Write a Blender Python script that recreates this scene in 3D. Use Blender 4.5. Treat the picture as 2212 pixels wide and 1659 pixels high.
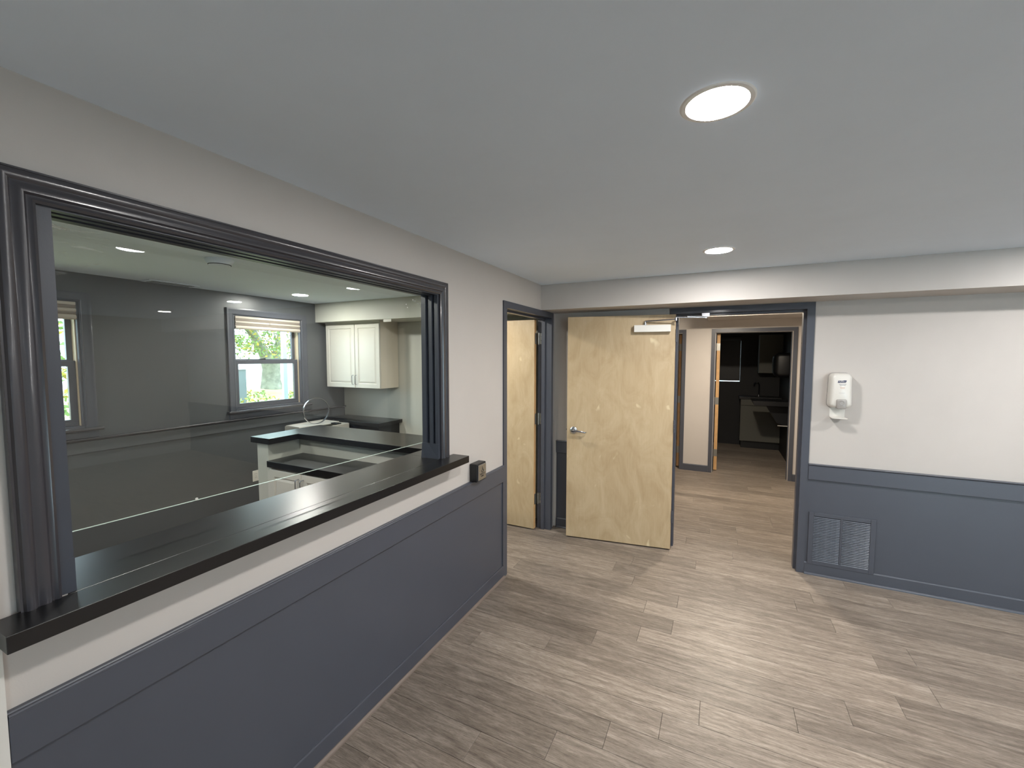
import bpy, bmesh, math, random
from mathutils import Vector, Matrix

for o in list(bpy.data.objects):
    bpy.data.objects.remove(o, do_unlink=True)
SC = bpy.context.scene
COL = SC.collection

# ------------------------------------------------------------------ camera
CAM = (1.445, 0.0, 1.6786)
yaw, pitch, roll = 0.4557, -0.0634, 0.0013
F_PX = 914.35
sn, cs = math.sin(yaw), math.cos(yaw)
fwd = Vector((-sn * math.cos(pitch), cs * math.cos(pitch), math.sin(pitch)))
rgt = Vector((cs, sn, 0.0))
up = rgt.cross(fwd)
R_ = math.cos(roll) * rgt + math.sin(roll) * up
U_ = -math.sin(roll) * rgt + math.cos(roll) * up
cd = bpy.data.cameras.new('camera')
cd.sensor_fit = 'HORIZONTAL'
cd.sensor_width = 36.0
cd.lens = F_PX / 2212.0 * 36.0
cd.clip_start = 0.05
cd.clip_end = 300
cam = bpy.data.objects.new('camera', cd)
COL.objects.link(cam)
cam.matrix_world = Matrix(((R_.x, U_.x, -fwd.x, CAM[0]), (R_.y, U_.y, -fwd.y, CAM[1]),
                           (R_.z, U_.z, -fwd.z, CAM[2]), (0, 0, 0, 1)))
SC.camera = cam

# ------------------------------------------------------------------ light levels
SKY = 8.0            # bright overcast day outside
LAMP = 450.0         # emission of the round LED ceiling lights in the hall
OFFICE_LAMP = 370.0
CORRIDOR_LAMP = 1000.0
SC.view_settings.view_transform = 'Standard'
SC.view_settings.look = 'None'
SC.view_settings.exposure = 0.20
SC.view_settings.gamma = 1.0
SC.view_settings.use_curve_mapping = False
cy = SC.cycles
cy.use_denoising = True
cy.max_bounces = 10
cy.diffuse_bounces = 6
cy.glossy_bounces = 4
cy.transparent_max_bounces = 16
cy.transmission_bounces = 4
cy.sample_clamp_indirect = 4.0
cy.caustics_reflective = False
cy.caustics_refractive = False
cy.use_light_tree = True

w = bpy.data.worlds.new('overcast_sky')
SC.world = w
w.use_nodes = True
nt = w.node_tree
bg = nt.nodes['Background']
bg.inputs['Color'].default_value = (0.72, 0.87, 1.0, 1)
bg.inputs['Strength'].default_value = SKY


# ------------------------------------------------------------------ materials
def lin(h):
    h = h.lstrip('#')
    r = []
    for i in (0, 2, 4):
        c = int(h[i:i + 2], 16) / 255
        r.append(c / 12.92 if c <= 0.04045 else ((c + 0.055) / 1.055) ** 2.4)
    return tuple(r) + (1.0,)


def mat_base(name):
    m = bpy.data.materials.new(name)
    m.use_nodes = True
    n = m.node_tree
    return m, n, n.nodes['Principled BSDF']


def node(n, t, **kw):
    x = n.nodes.new(t)
    for k, v in kw.items():
        setattr(x, k, v)
    return x


def noise(n, scale, detail=4, rough=0.6, vec=None, dist=0.0):
    x = node(n, 'ShaderNodeTexNoise')
    x.inputs['Scale'].default_value = scale
    x.inputs['Detail'].default_value = detail
    x.inputs['Roughness'].default_value = rough
    x.inputs['Distortion'].default_value = dist
    if vec:
        n.links.new(vec, x.inputs['Vector'])
    return x


def paint(name, col, rough=0.6, var=0.04, bump=0.05, bscale=220, spec=0.5, metal=0.0, coat=0.0, vscale=3):
    m, n, b = mat_base(name)
    c = lin(col)
    tc = node(n, 'ShaderNodeTexCoord')
    a = noise(n, vscale, 5, 0.6, tc.outputs['Object'])
    r = node(n, 'ShaderNodeValToRGB')
    r.color_ramp.elements[0].position = 0.3
    r.color_ramp.elements[1].position = 0.7
    r.color_ramp.elements[0].color = tuple(x * (1 - var) for x in c[:3]) + (1,)
    r.color_ramp.elements[1].color = tuple(min(1, x * (1 + var)) for x in c[:3]) + (1,)
    n.links.new(a.outputs['Fac'], r.inputs['Fac'])
    n.links.new(r.outputs['Color'], b.inputs['Base Color'])
    b.inputs['Roughness'].default_value = rough
    b.inputs['Specular IOR Level'].default_value = spec
    b.inputs['Metallic'].default_value = metal
    b.inputs['Coat Weight'].default_value = coat
    b.inputs['Coat Roughness'].default_value = 0.12
    if bump:
        f = noise(n, bscale, 3, 0.6, tc.outputs['Object'])
        bp = node(n, 'ShaderNodeBump')
        bp.inputs['Strength'].default_value = bump
        bp.inputs['Distance'].default_value = 0.002
        n.links.new(f.outputs['Fac'], bp.inputs['Height'])
        n.links.new(bp.outputs['Normal'], b.inputs['Normal'])
    return m


def emit(name, col, s):
    m, n, b = mat_base(name)
    e = node(n, 'ShaderNodeEmission')
    e.inputs['Color'].default_value = col
    e.inputs['Strength'].default_value = s
    n.links.new(e.outputs[0], n.nodes['Material Output'].inputs['Surface'])
    n.nodes.remove(b)
    return m


def plank_mat(name='vinyl_wood_plank'):
    m, n, b = mat_base(name)
    tc = node(n, 'ShaderNodeTexCoord')
    oi = node(n, 'ShaderNodeObjectInfo')
    mul = node(n, 'ShaderNodeMath', operation='MULTIPLY')
    mul.inputs[1].default_value = 61.0
    n.links.new(oi.outputs['Random'], mul.inputs[0])
    cmb = node(n, 'ShaderNodeCombineXYZ')
    for k in ('X', 'Y', 'Z'):
        n.links.new(mul.outputs[0], cmb.inputs[k])
    add = node(n, 'ShaderNodeVectorMath', operation='ADD')
    n.links.new(tc.outputs['Object'], add.inputs[0])
    n.links.new(cmb.outputs[0], add.inputs[1])

    def mapped(s):
        mp = node(n, 'ShaderNodeMapping')
        mp.inputs['Scale'].default_value = s
        n.links.new(add.outputs[0], mp.inputs['Vector'])
        return mp.outputs[0]
    big = noise(n, 1.0, 4, 0.55, mapped((1.7, 13, 1)), 2.6)
    mid = noise(n, 1.0, 8, 0.72, mapped((6, 80, 1)), 1.4)
    fine = noise(n, 1.0, 6, 0.8, mapped((26, 420, 1)))
    r = node(n, 'ShaderNodeValToRGB')
    cr = r.color_ramp
    cr.elements[0].position = 0.30
    cr.elements[0].color = lin('#594e45')
    cr.elements[1].position = 0.70
    cr.elements[1].color = lin('#aea296')
    e = cr.elements.new(0.5)
    e.color = lin('#857a6f')
    s1 = node(n, 'ShaderNodeMix', data_type='FLOAT')
    s1.inputs[0].default_value = 0.56
    n.links.new(big.outputs['Fac'], s1.inputs[2])
    n.links.new(mid.outputs['Fac'], s1.inputs[3])
    n.links.new(s1.outputs[0], r.inputs['Fac'])
    # dark pores
    rp = node(n, 'ShaderNodeValToRGB')
    rp.color_ramp.elements[0].position = 0.36
    rp.color_ramp.elements[0].color = (0.42, 0.39, 0.36, 1)
    rp.color_ramp.elements[1].position = 0.52
    rp.color_ramp.elements[1].color = (1, 1, 1, 1)
    n.links.new(fine.outputs['Fac'], rp.inputs['Fac'])
    mx = node(n, 'ShaderNodeMix', data_type='RGBA', blend_type='MULTIPLY')
    mx.inputs[0].default_value = 0.9
    n.links.new(r.outputs['Color'], mx.inputs[6])
    n.links.new(rp.outputs['Color'], mx.inputs[7])
    # plank to plank tone
    mr = node(n, 'ShaderNodeMapRange')
    mr.inputs['To Min'].default_value = 0.80
    mr.inputs['To Max'].default_value = 1.16
    n.links.new(oi.outputs['Random'], mr.inputs['Value'])
    hs = node(n, 'ShaderNodeHueSaturation')
    n.links.new(mr.outputs[0], hs.inputs['Value'])
    hs.inputs['Saturation'].default_value = 1.0
    n.links.new(mx.outputs[2], hs.inputs['Color'])
    n.links.new(hs.outputs[0], b.inputs['Base Color'])
    b.inputs['Roughness'].default_value = 0.42
    b.inputs['Specular IOR Level'].default_value = 0.35
    bp = node(n, 'ShaderNodeBump')
    bp.inputs['Strength'].default_value = 0.12
    bp.inputs['Distance'].default_value = 0.001
    n.links.new(mid.outputs['Fac'], bp.inputs['Height'])
    n.links.new(bp.outputs['Normal'], b.inputs['Normal'])
    return m


def birch_mat():
    m, n, b = mat_base('birch_veneer')
    tc = node(n, 'ShaderNodeTexCoord')

    def mapped(s):
        mp = node(n, 'ShaderNodeMapping')
        mp.inputs['Scale'].default_value = s
        n.links.new(tc.outputs['Object'], mp.inputs['Vector'])
        return mp.outputs[0]
    cloud = noise(n, 1.0, 5, 0.6, mapped((6, 6, 2.6)), 1.6)
    grain = noise(n, 1.0, 6, 0.7, mapped((90, 90, 5)), 1.0)
    fleck = noise(n, 1.0, 2, 0.5, mapped((9, 9, 7)), 0.4)
    r = node(n, 'ShaderNodeValToRGB')
    r.color_ramp.elements[0].position = 0.28
    r.color_ramp.elements[0].color = lin('#ab9370')
    r.color_ramp.elements[1].position = 0.72
    r.color_ramp.elements[1].color = lin('#c8b493')
    s1 = node(n, 'ShaderNodeMix', data_type='FLOAT')
    s1.inputs[0].default_value = 0.3
    n.links.new(cloud.outputs['Fac'], s1.inputs[2])
    n.links.new(grain.outputs['Fac'], s1.inputs[3])
    n.links.new(s1.outputs[0], r.inputs['Fac'])
    rf = node(n, 'ShaderNodeValToRGB')
    rf.color_ramp.elements[0].position = 0.70
    rf.color_ramp.elements[0].color = (0, 0, 0, 1)
    rf.color_ramp.elements[1].position = 0.78
    rf.color_ramp.elements[1].color = (1, 1, 1, 1)
    n.links.new(fleck.outputs['Fac'], rf.inputs['Fac'])
    mx = node(n, 'ShaderNodeMix', data_type='RGBA')
    n.links.new(rf.outputs['Color'], mx.inputs[0])
    n.links.new(r.outputs['Color'], mx.inputs[6])
    mx.inputs[7].default_value = lin('#d8c9a6')
    n.links.new(mx.outputs[2], b.inputs['Base Color'])
    b.inputs['Roughness'].default_value = 0.38
    b.inputs['Specular IOR Level'].default_value = 0.4
    return m


def glass_mat(name, tint=(0.96, 0.98, 0.97), smudge=False):
    m, n, b = mat_base(name)
    n.nodes.remove(b)
    lw = node(n, 'ShaderNodeLayerWeight')
    lw.inputs['Blend'].default_value = 0.5
    p = node(n, 'ShaderNodeMath', operation='POWER')
    p.inputs[1].default_value = 5.0
    n.links.new(lw.outputs['Facing'], p.inputs[0])
    ma = node(n, 'ShaderNodeMath', operation='MULTIPLY_ADD')
    ma.inputs[1].default_value = 0.92
    ma.inputs[2].default_value = 0.042
    n.links.new(p.outputs[0], ma.inputs[0])
    tr = node(n, 'ShaderNodeBsdfTransparent')
    tr.inputs['Color'].default_value = tint + (1,)
    gl = node(n, 'ShaderNodeBsdfGlossy')
    gl.inputs['Roughness'].default_value = 0.0
    mix = node(n, 'ShaderNodeMixShader')
    n.links.new(ma.outputs[0], mix.inputs[0])
    n.links.new(tr.outputs[0], mix.inputs[1])
    n.links.new(gl.outputs[0], mix.inputs[2])
    out = mix.outputs[0]
    if smudge:      # dried smears near the upper corners of the pane
        tc = node(n, 'ShaderNodeTexCoord')
        mp = node(n, 'ShaderNodeMapping')
        mp.inputs['Scale'].default_value = (9, 9, 38)
        n.links.new(tc.outputs['Object'], mp.inputs['Vector'])
        sm = noise(n, 1.0, 6, 0.75, mp.outputs[0], 1.5)
        rr = node(n, 'ShaderNodeValToRGB')
        rr.color_ramp.elements[0].position = 0.56
        rr.color_ramp.elements[1].position = 0.72
        n.links.new(sm.outputs['Fac'], rr.inputs['Fac'])
        masks = []
        for cy_, cz_, rad in ((0.50, 2.00, 0.13), (1.99, 1.99, 0.09)):
            d = node(n, 'ShaderNodeVectorMath', operation='DISTANCE')
            d.inputs[1].default_value = (-0.13, cy_, cz_)
            n.links.new(tc.outputs['Object'], d.inputs[0])
            q = node(n, 'ShaderNodeMapRange')
            q.inputs['From Min'].default_value = rad
            q.inputs['From Max'].default_value = 0.0
            q.inputs['To Min'].default_value = 0.0
            q.inputs['To Max'].default_value = 0.9
            n.links.new(d.outputs['Value'], q.inputs['Value'])
            masks.append(q)
        ad = node(n, 'ShaderNodeMath', operation='MAXIMUM')
        n.links.new(masks[0].outputs[0], ad.inputs[0])
        n.links.new(masks[1].outputs[0], ad.inputs[1])
        mm = node(n, 'ShaderNodeMath', operation='MULTIPLY')
        n.links.new(ad.outputs[0], mm.inputs[0])
        n.links.new(rr.outputs['Color'], mm.inputs[1])
        df = node(n, 'ShaderNodeBsdfDiffuse')
        df.inputs['Color'].default_value = (0.8, 0.8, 0.76, 1)
        m2 = node(n, 'ShaderNodeMixShader')
        n.links.new(mm.outputs[0], m2.inputs[0])
        n.links.new(out, m2.inputs[1])
        n.links.new(df.outputs[0], m2.inputs[2])
        out = m2.outputs[0]
    n.links.new(out, n.nodes['Material Output'].inputs['Surface'])
    return m


M = {}
M['wall'] = paint('greige_wall_paint', '#bdb7b1', 0.55, 0.02, 0.10, 260)
M['wall_office'] = paint('pale_grey_green_wall_paint', '#b9b9b0', 0.55, 0.02, 0.10, 260)
M['ceiling'] = paint('flat_ceiling_paint', '#e4f0fd', 0.85, 0.015, 0.06, 300)
M['trim'] = paint('slate_grey_trim_paint', '#474a53', 0.38, 0.03, 0.06, 180, coat=0.15)
M['casing'] = paint('glossy_dark_grey_trim_paint', '#38373c', 0.26, 0.04, 0.10, 150, coat=0.35)
M['casing_flat'] = paint('dark_blue_grey_jamb_paint', '#3c4049', 0.4, 0.03, 0.08, 150)
M['cab_dim'] = paint('shade_darkened_white_laminate', '#5c5c55', 0.5, 0.02, 0.0)  # white cabinets of the unlit room; darker grey stands in for shade
M['dark_wall'] = paint('charcoal_wall_paint', '#4e5154', 0.36, 0.03, 0.10, 240)
M['shaded_wall'] = paint('dark_room_shaded_wall', '#131315', 0.6, 0.03, 0.05)  # the unlit room's darkness is put into this near-black wall colour
M['laminate'] = paint('black_laminate', '#0d0d0f', 0.29, 0.12, 0.05, 500, spec=0.55, vscale=9)
M['laminate_dark'] = paint('matt_black_laminate', '#171819', 0.45, 0.08, 0.04, 500)
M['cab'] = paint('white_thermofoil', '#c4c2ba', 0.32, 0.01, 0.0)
M['cab_side'] = paint('almond_cabinet_side', '#cfc6b6', 0.4, 0.02, 0.0)
M['reflector'] = paint('white_reflector', '#f4f3f0', 0.6, 0.0, 0.0)
M['louvre'] = paint('lightened_metal_louvre_paint', '#5c616a', 0.24, 0.25, 0.0, coat=0.3, vscale=22)  # lighter than the slate trim to suggest highlights along the slats; tone mottled
M['steel'] = paint('brushed_nickel', '#b9bcc2', 0.25, 0.03, 0.0, metal=1.0)
M['chrome'] = paint('polished_chrome', '#d5dae2', 0.12, 0.02, 0.0, metal=1.0)
M['hinge'] = paint('satin_hinge_metal', '#a3a29c', 0.38, 0.1, 0.1, metal=0.9)
M['alu'] = paint('silver_painted_cover', '#dfddd6', 0.4, 0.01, 0.0, spec=0.5)
M['white'] = paint('white_plastic', '#d5d2cb', 0.28, 0.01, 0.0, coat=0.2)
M['grey_plastic'] = paint('grey_plastic', '#9c9995', 0.25, 0.03, 0.0, coat=0.3)
M['black'] = paint('black_plastic', '#121316', 0.4, 0.05, 0.0)
M['void'] = paint('dark_gap', '#050505', 0.8, 0.0, 0.0)
M['navy'] = paint('navy_print', '#1c2350', 0.4, 0.0, 0.0)
M['grey_print'] = paint('grey_print', '#8d8f93', 0.5, 0.0, 0.0)
M['peach_print'] = paint('peach_print', '#d3b7a6', 0.5, 0.0, 0.0)
M['birch'] = birch_mat()
M['birch_edge'] = paint('raw_door_edge', '#c29a6a', 0.55, 0.08, 0.1, 120, vscale=20)
M['plank'] = plank_mat()
M['subfloor'] = paint('dark_subfloor', '#2c2724', 0.8, 0.1, 0.0)
M['glass'] = glass_mat('clear_glass', smudge=True)
M['window_glass'] = glass_mat('window_glass', (0.92, 0.96, 0.95))
M['glass_edge'] = paint('polished_glass_edge', '#c9d8cf', 0.12, 0.02, 0.0, coat=0.5)
M['blind_light'] = paint('blind_fabric_light', '#b5ada2', 0.8, 0.03, 0.1, 400)
M['blind_dark'] = paint('blind_fabric_taupe', '#7c736a', 0.8, 0.03, 0.1, 400)
M['vinyl_liner'] = paint('beige_jamb_liner', '#c8b79c', 0.5, 0.02, 0.0)
M['shoe'] = paint('taupe_shoe_moulding', '#75685f', 0.5, 0.1, 0.1, 90)
M['bark'] = paint('grey_bark', '#7d7f72', 0.9, 0.45, 0.6, 12, vscale=6)
M['leafy'] = paint('green_leaves', '#6c8a45', 0.6, 0.25, 0.0)
M['leafy_yellow'] = paint('yellow_green_leaves', '#a89a35', 0.6, 0.25, 0.0)
M['lawn'] = paint('autumn_lawn', '#b0a372', 0.9, 0.45, 0.0, vscale=1.3)
M['concrete'] = paint('pale_concrete', '#b9b7b0', 0.9, 0.06, 0.0)
M['siding'] = paint('white_siding', '#dfe4e6', 0.7, 0.03, 0.0)
M['post'] = paint('pale_blue_white_paint', '#c5d5d9', 0.6, 0.03, 0.0)
M['box_grey'] = paint('utility_grey', '#5f6a6c', 0.7, 0.1, 0.0)
M['lamp'] = emit('led_diffuser_hall', (1.0, 0.975, 0.955, 1), LAMP)
M['lamp_office'] = emit('led_diffuser_office', (1.0, 0.97, 0.90, 1), OFFICE_LAMP)
M['lamp_corridor'] = emit('led_diffuser_corridor', (1.0, 0.88, 0.72, 1), CORRIDOR_LAMP)


# ------------------------------------------------------------------ mesh helpers
class MB:
    def __init__(self):
        self.v, self.f, self.mi = [], [], []

    def add(self, vs, fs, mi=0):
        b = len(self.v)
        self.v += [tuple(x) for x in vs]
        self.f += [tuple(i + b for i in f) for f in fs]
        self.mi += [mi] * len(fs)
        return self

    def box(self, x0, x1, y0, y1, z0, z1, mi=0):
        x0, x1 = sorted((x0, x1)); y0, y1 = sorted((y0, y1)); z0, z1 = sorted((z0, z1))
        vs = [(x0, y0, z0), (x1, y0, z0), (x1, y1, z0), (x0, y1, z0), (x0, y0, z1), (x1, y0, z1), (x1, y1, z1), (x0, y1, z1)]
        fs = [(0, 3, 2, 1), (4, 5, 6, 7), (0, 1, 5, 4), (1, 2, 6, 5), (2, 3, 7, 6), (3, 0, 4, 7)]
        return self.add(vs, fs, mi)

    def prism(self, poly, a0, a1, axis='z', mi=0):
        """poly: 2-D points; axis z -> (x,y), x -> (y,z), y -> (x,z)"""
        def P(p, a):
            return {'z': (p[0], p[1], a), 'x': (a, p[0], p[1]), 'y': (p[0], a, p[1])}[axis]
        n = len(poly)
        vs = [P(p, a0) for p in poly] + [P(p, a1) for p in poly]
        fs = [(i, (i + 1) % n, (i + 1) % n + n, i + n) for i in range(n)]
        fs += [tuple(range(n))[::-1], tuple(range(n, 2 * n))]
        return self.add(vs, fs, mi)

    def lathe(self, prof, c=(0, 0, 0), axis='z', seg=32, mi=0):
        """prof: (r, h) points along the axis; ends closed"""
        vs, fs = [], []
        for r, h in prof:
            for k in range(seg):
                a = 2 * math.pi * k / seg
                u, v = r * math.cos(a), r * math.sin(a)
                p = {'z': (u, v, h), 'x': (h, u, v), 'y': (u, h, v)}[axis]
                vs.append((p[0] + c[0], p[1] + c[1], p[2] + c[2]))
        for i in range(len(prof) - 1):
            for k in range(seg):
                k2 = (k + 1) % seg
                fs.append((i * seg + k, i * seg + k2, (i + 1) * seg + k2, (i + 1) * seg + k))
        fs.append(tuple(range(seg))[::-1])
        fs.append(tuple((len(prof) - 1) * seg + k for k in range(seg)))
        return self.add(vs, fs, mi)

    def tube(self, pts, r, seg=10, closed=False, mi=0):
        pts = [Vector(p) for p in pts]
        n = len(pts)
        rs = r if isinstance(r, (list, tuple)) else [r] * n
        vs, fs = [], []
        prev = None
        for i, p in enumerate(pts):
            if closed:
                t = (pts[(i + 1) % n] - pts[i - 1]).normalized()
            else:
                t = (pts[min(i + 1, n - 1)] - pts[max(i - 1, 0)]).normalized()
            if prev is None:
                a = Vector((0, 0, 1)) if abs(t.z) < 0.9 else Vector((1, 0, 0))
                u = t.cross(a).normalized()
            else:
                u = (prev - t * prev.dot(t)).normalized()
            prev = u
            v = t.cross(u)
            for k in range(seg):
                q = 2 * math.pi * k / seg
                vs.append(p + rs[i] * (math.cos(q) * u + math.sin(q) * v))
        m = n if closed else n - 1
        for i in range(m):
            j = (i + 1) % n
            for k in range(seg):
                k2 = (k + 1) % seg
                fs.append((i * seg + k, i * seg + k2, j * seg + k2, j * seg + k))
        if not closed:
            fs.append(tuple(range(seg))[::-1])
            fs.append(tuple((n - 1) * seg + k for k in range(seg)))
        return self.add(vs, fs, mi)

    def sweep(self, prof, a0, a1, z0, z1, fn, full=False, mi=0):
        """mitred moulding round an opening. prof: closed loop of (w, d), w outward from the opening edge.
        fn(a, z, d) -> xyz. full: four sides, otherwise left, top, right down to z0."""
        loops = []
        for wv, d in prof:
            if full:
                loops.append([(a0 - wv, z0 - wv, d), (a0 - wv, z1 + wv, d), (a1 + wv, z1 + wv, d), (a1 + wv, z0 - wv, d)])
            else:
                loops.append([(a0 - wv, z0, d), (a0 - wv, z1 + wv, d), (a1 + wv, z1 + wv, d), (a1 + wv, z0, d)])
        n = len(prof)
        vs = [fn(*p) for L in loops for p in L]
        fs = []
        segs = 4 if full else 3
        for i in range(n):
            j = (i + 1) % n
            for k in range(segs):
                k2 = (k + 1) % 4
                fs.append((i * 4 + k, i * 4 + k2, j * 4 + k2, j * 4 + k))
        if not full:
            fs.append(tuple(i * 4 for i in range(n)))
            fs.append(tuple(i * 4 + 3 for i in range(n))[::-1])
        return self.add(vs, fs, mi)


ORG = {}


def empty(name, loc, label, cat=None, group=None, kind=None, rz=0.0):
    o = bpy.data.objects.new(name, None)
    o.empty_display_size = 0.1
    COL.objects.link(o)
    o.location = loc
    o.rotation_euler = (0, 0, rz)
    ORG[o.name] = Vector((0, 0, 0)) if rz else Vector(loc)
    tag(o, label, cat, group, kind)
    return o


def tag(o, label=None, cat=None, group=None, kind=None):
    if label: o['label'] = label
    if cat: o['category'] = cat
    if group: o['group'] = group
    if kind: o['kind'] = kind
    return o


def obj(name, mb, mats, parent=None, label=None, cat=None, group=None, kind=None, bevel=0.0, smooth=False, seg=2, loc=None):
    """world-space mesh builder -> one object; parts are stored relative to their parent's origin"""
    if not isinstance(mats, (list, tuple)):
        mats = [mats]
    if loc is None:
        if parent is not None:
            org = ORG[parent.name]
        else:
            org = Vector((sum(v[0] for v in mb.v) / len(mb.v), sum(v[1] for v in mb.v) / len(mb.v), min(v[2] for v in mb.v)))
            if kind == 'structure':
                org = Vector((0, 0, 0))
    else:
        org = Vector(loc)
    me = bpy.data.meshes.new(name)
    me.from_pydata([tuple(Vector(v) - org) for v in mb.v], [], mb.f)
    for i, p in enumerate(me.polygons):
        p.material_index = mb.mi[i]
        p.use_smooth = smooth
    for m in mats:
        me.materials.append(M[m] if isinstance(m, str) else m)
    bm = bmesh.new()
    bm.from_mesh(me)
    bmesh.ops.recalc_face_normals(bm, faces=bm.faces)
    bm.to_mesh(me)
    bm.free()
    o = bpy.data.objects.new(name, me)
    COL.objects.link(o)
    if parent is not None:
        o.parent = parent
        o.location = (0, 0, 0) if loc is None else tuple(org - ORG[parent.name])
    else:
        o.location = org
    ORG[o.name] = org
    if bevel:
        b = o.modifiers.new('bevel', 'BEVEL')
        b.width = bevel
        b.segments = seg
        b.limit_method = 'ANGLE'
        b.angle_limit = math.radians(35)
        if smooth:
            b.harden_normals = False
    if smooth:
        e = o.modifiers.new('edges', 'EDGE_SPLIT')
        e.split_angle = math.radians(38)
    tag(o, label, cat, group, kind)
    return o


def copy_tree(o, parent=None, offset=None, label=None):
    c = o.copy()
    COL.objects.link(c)
    c.parent = parent
    if offset is not None:
        c.location = Vector(o.location) + Vector(offset)
    if label:
        c['label'] = label
    for ch in list(o.children):
        copy_tree(ch, c)
    ORG[c.name] = ORG[o.name] + (Vector(offset) if offset else Vector((0, 0, 0)))
    return c


# ------------------------------------------------------------------ dimensions
H = 2.3174           # ceiling
YF = 3.8926          # far wall of the hall
YS, HS = 3.538, 2.0975   # soffit
YO = 4.004           # back wall of the office (far end)
XO = -2.969          # window wall of the office
ZC = 1.0889          # counter top
WT = 0.115
XR, YB = 7.0, -2.6
YC = 6.754           # end wall of the corridor
ZR, ZRB, ZB = 0.8673, 0.7467, 0.0945

# ------------------------------------------------------------------ floor
fl = obj('floor', MB().box(-3.1, XR + .1, YB - .1, 9.5, -0.12, -0.0075), 'subfloor', kind='structure',
         label='wood-look vinyl plank floor running through the hall and corridor')
PL, PW, Y0 = 1.225, 0.15515, 1.71
known = {-1: 0.53, 0: 0.835, 1: 1.04, 2: 1.25, 3: 1.407, 4: 0.585, 5: 0.815, 6: 1.05, 7: 1.227, 8: 1.04, 9: 1.234,
         10: 0.907, 11: 0.73, 13: 1.318, 16: 1.215, 17: 1.638, 19: 1.637, 20: 1.305, 22: 1.965, 23: 1.53, 24: 1.21, 31: 2.08}
random.seed(5)
g = 0.0007
base_mesh = None
rest = MB()
count = 0
for row in range(-28, 50):
    y1 = Y0 + PW * row
    y0 = y1 - PW
    if y1 > 9.35 or y0 < -2.6:
        continue
    off = known.get(row, random.uniform(0, PL))
    k0 = math.floor((-3.05 - off) / PL)
    for k in range(k0, 9):
        x0 = off + k * PL
        x1 = x0 + PL
        if x0 > XR:
            break
        yc = (y0 + y1) / 2
        near = (yc > 0.75 and yc < 4.0 and x1 > 0.02 and x0 < 0.45 + 0.95 * yc)
        cor = (yc >= 4.0 and yc < 8.6 and x1 > 0.75 and x0 < 2.45)
        d1 = (2.75 < yc < 3.75 and x1 > -0.9 and x0 < 0)
        if near or cor or d1:
            if base_mesh is None:
                mb = MB()
                a, b_, c = PL / 2 - g, PW / 2 - g, 0.0012
                mb.add([(-a, -b_, -.007), (a, -b_, -.007), (a, b_, -.007), (-a, b_, -.007),
                        (-a, -b_, -c * .5), (a, -b_, -c * .5), (a, b_, -c * .5), (-a, b_, -c * .5),
                        (-a + c, -b_ + c, 0), (a - c, -b_ + c, 0), (a - c, b_ - c, 0), (-a + c, b_ - c, 0)],
                       [(0, 1, 5, 4), (1, 2, 6, 5), (2, 3, 7, 6), (3, 0, 4, 7), (4, 5, 9, 8), (5, 6, 10, 9), (6, 7, 11, 10),
                        (7, 4, 8, 11), (8, 9, 10, 11), (0, 3, 2, 1)])
                base_mesh = bpy.data.meshes.new('plank')
                base_mesh.from_pydata(mb.v, [], mb.f)
                base_mesh.materials.append(M['plank'])
            o = bpy.data.objects.new('plank', base_mesh)
            COL.objects.link(o)
            o.parent = fl
            o.location = ((x0 + x1) / 2, yc, 0)
            count += 1
        else:
            xa, xb = max(x0, -3.05), min(x1, XR)
            if xb - xa > 0.02:
                rest.box(xa + g, xb - g, y0 + g, y1 - g, -.007, 0)
print('planks', count)
obj('planks', rest, 'plank', fl, kind='stuff')

# ------------------------------------------------------------------ walls
OY0, OY1, OZ1 = 0.43, 2.0, 2.045          # service opening
DY0, DY1, DZ = 2.83, 3.78, 2.05          # door opening in the left wall
wl = MB()
X0, X1 = -WT, 0.0
wl.box(X0, X1, 0.314, OY0, 0, H)
wl.box(X0, X1, OY0, OY1, 0, 1.045)
wl.box(X0, X1, OY0, OY1, OZ1, H)
wl.box(X0, X1, OY1, DY0, 0, H)
wl.box(X0, X1, DY0, DY1, DZ, H)
wl.box(X0, X1, DY1, YF + .14, 0, H)
obj('wall_left', wl, 'wall', kind='structure', label='light greige wall on the left with the reception opening')
wn = MB()
wn.box(-WT, 0.02, YB, 0.3135, 0, H)
obj('wall_left_near', wn, 'white', kind='structure', label='white wall end beside the camera at the left edge')

FX0, FX1, FZ = 1.095, 2.035, 2.05
wf = MB()
wf.box(0, FX0, YF, YF + .14, 0, H)
wf.box(FX0, FX1, YF, YF + .14, FZ, H)
wf.box(FX1, XR, YF, YF + .14, 0, H)
obj('wall_far', wf, 'wall', kind='structure', label='light greige far wall with the double-height doorway')
obj('trim_1', MB().box(0.0005, XR, YS, YF - .0005, HS, H - .0005), 'wall', kind='structure',
    label='boxed soffit running along the top of the far wall')
obj('wall_right', MB().box(XR, XR + .12, YB, YF + .14, 0, H), 'wall', kind='structure', label='right wall of the hall')
# rear wall with one wide daylight window
RW = [(4.2, 6.8)]
wb = MB()
xs = [-WT, RW[0][0], RW[0][1], XR]
for i in range(3):
    if i == 1:
        wb.box(xs[i], xs[i + 1], YB - .12, YB, 0, 0.06)
        wb.box(xs[i], xs[i + 1], YB - .12, YB, 2.2, H)
    else:
        wb.box(xs[i], xs[i + 1], YB - .12, YB, 0, H)
obj('wall_back', wb, 'wall', kind='structure', label='wall behind the camera with a wide daylight window')
obj('ceiling', MB().box(-3.15, XR + .12, YB - .12, 9.5, H, H + .12), 'ceiling', kind='structure', label='flat pale grey ceiling')

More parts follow.
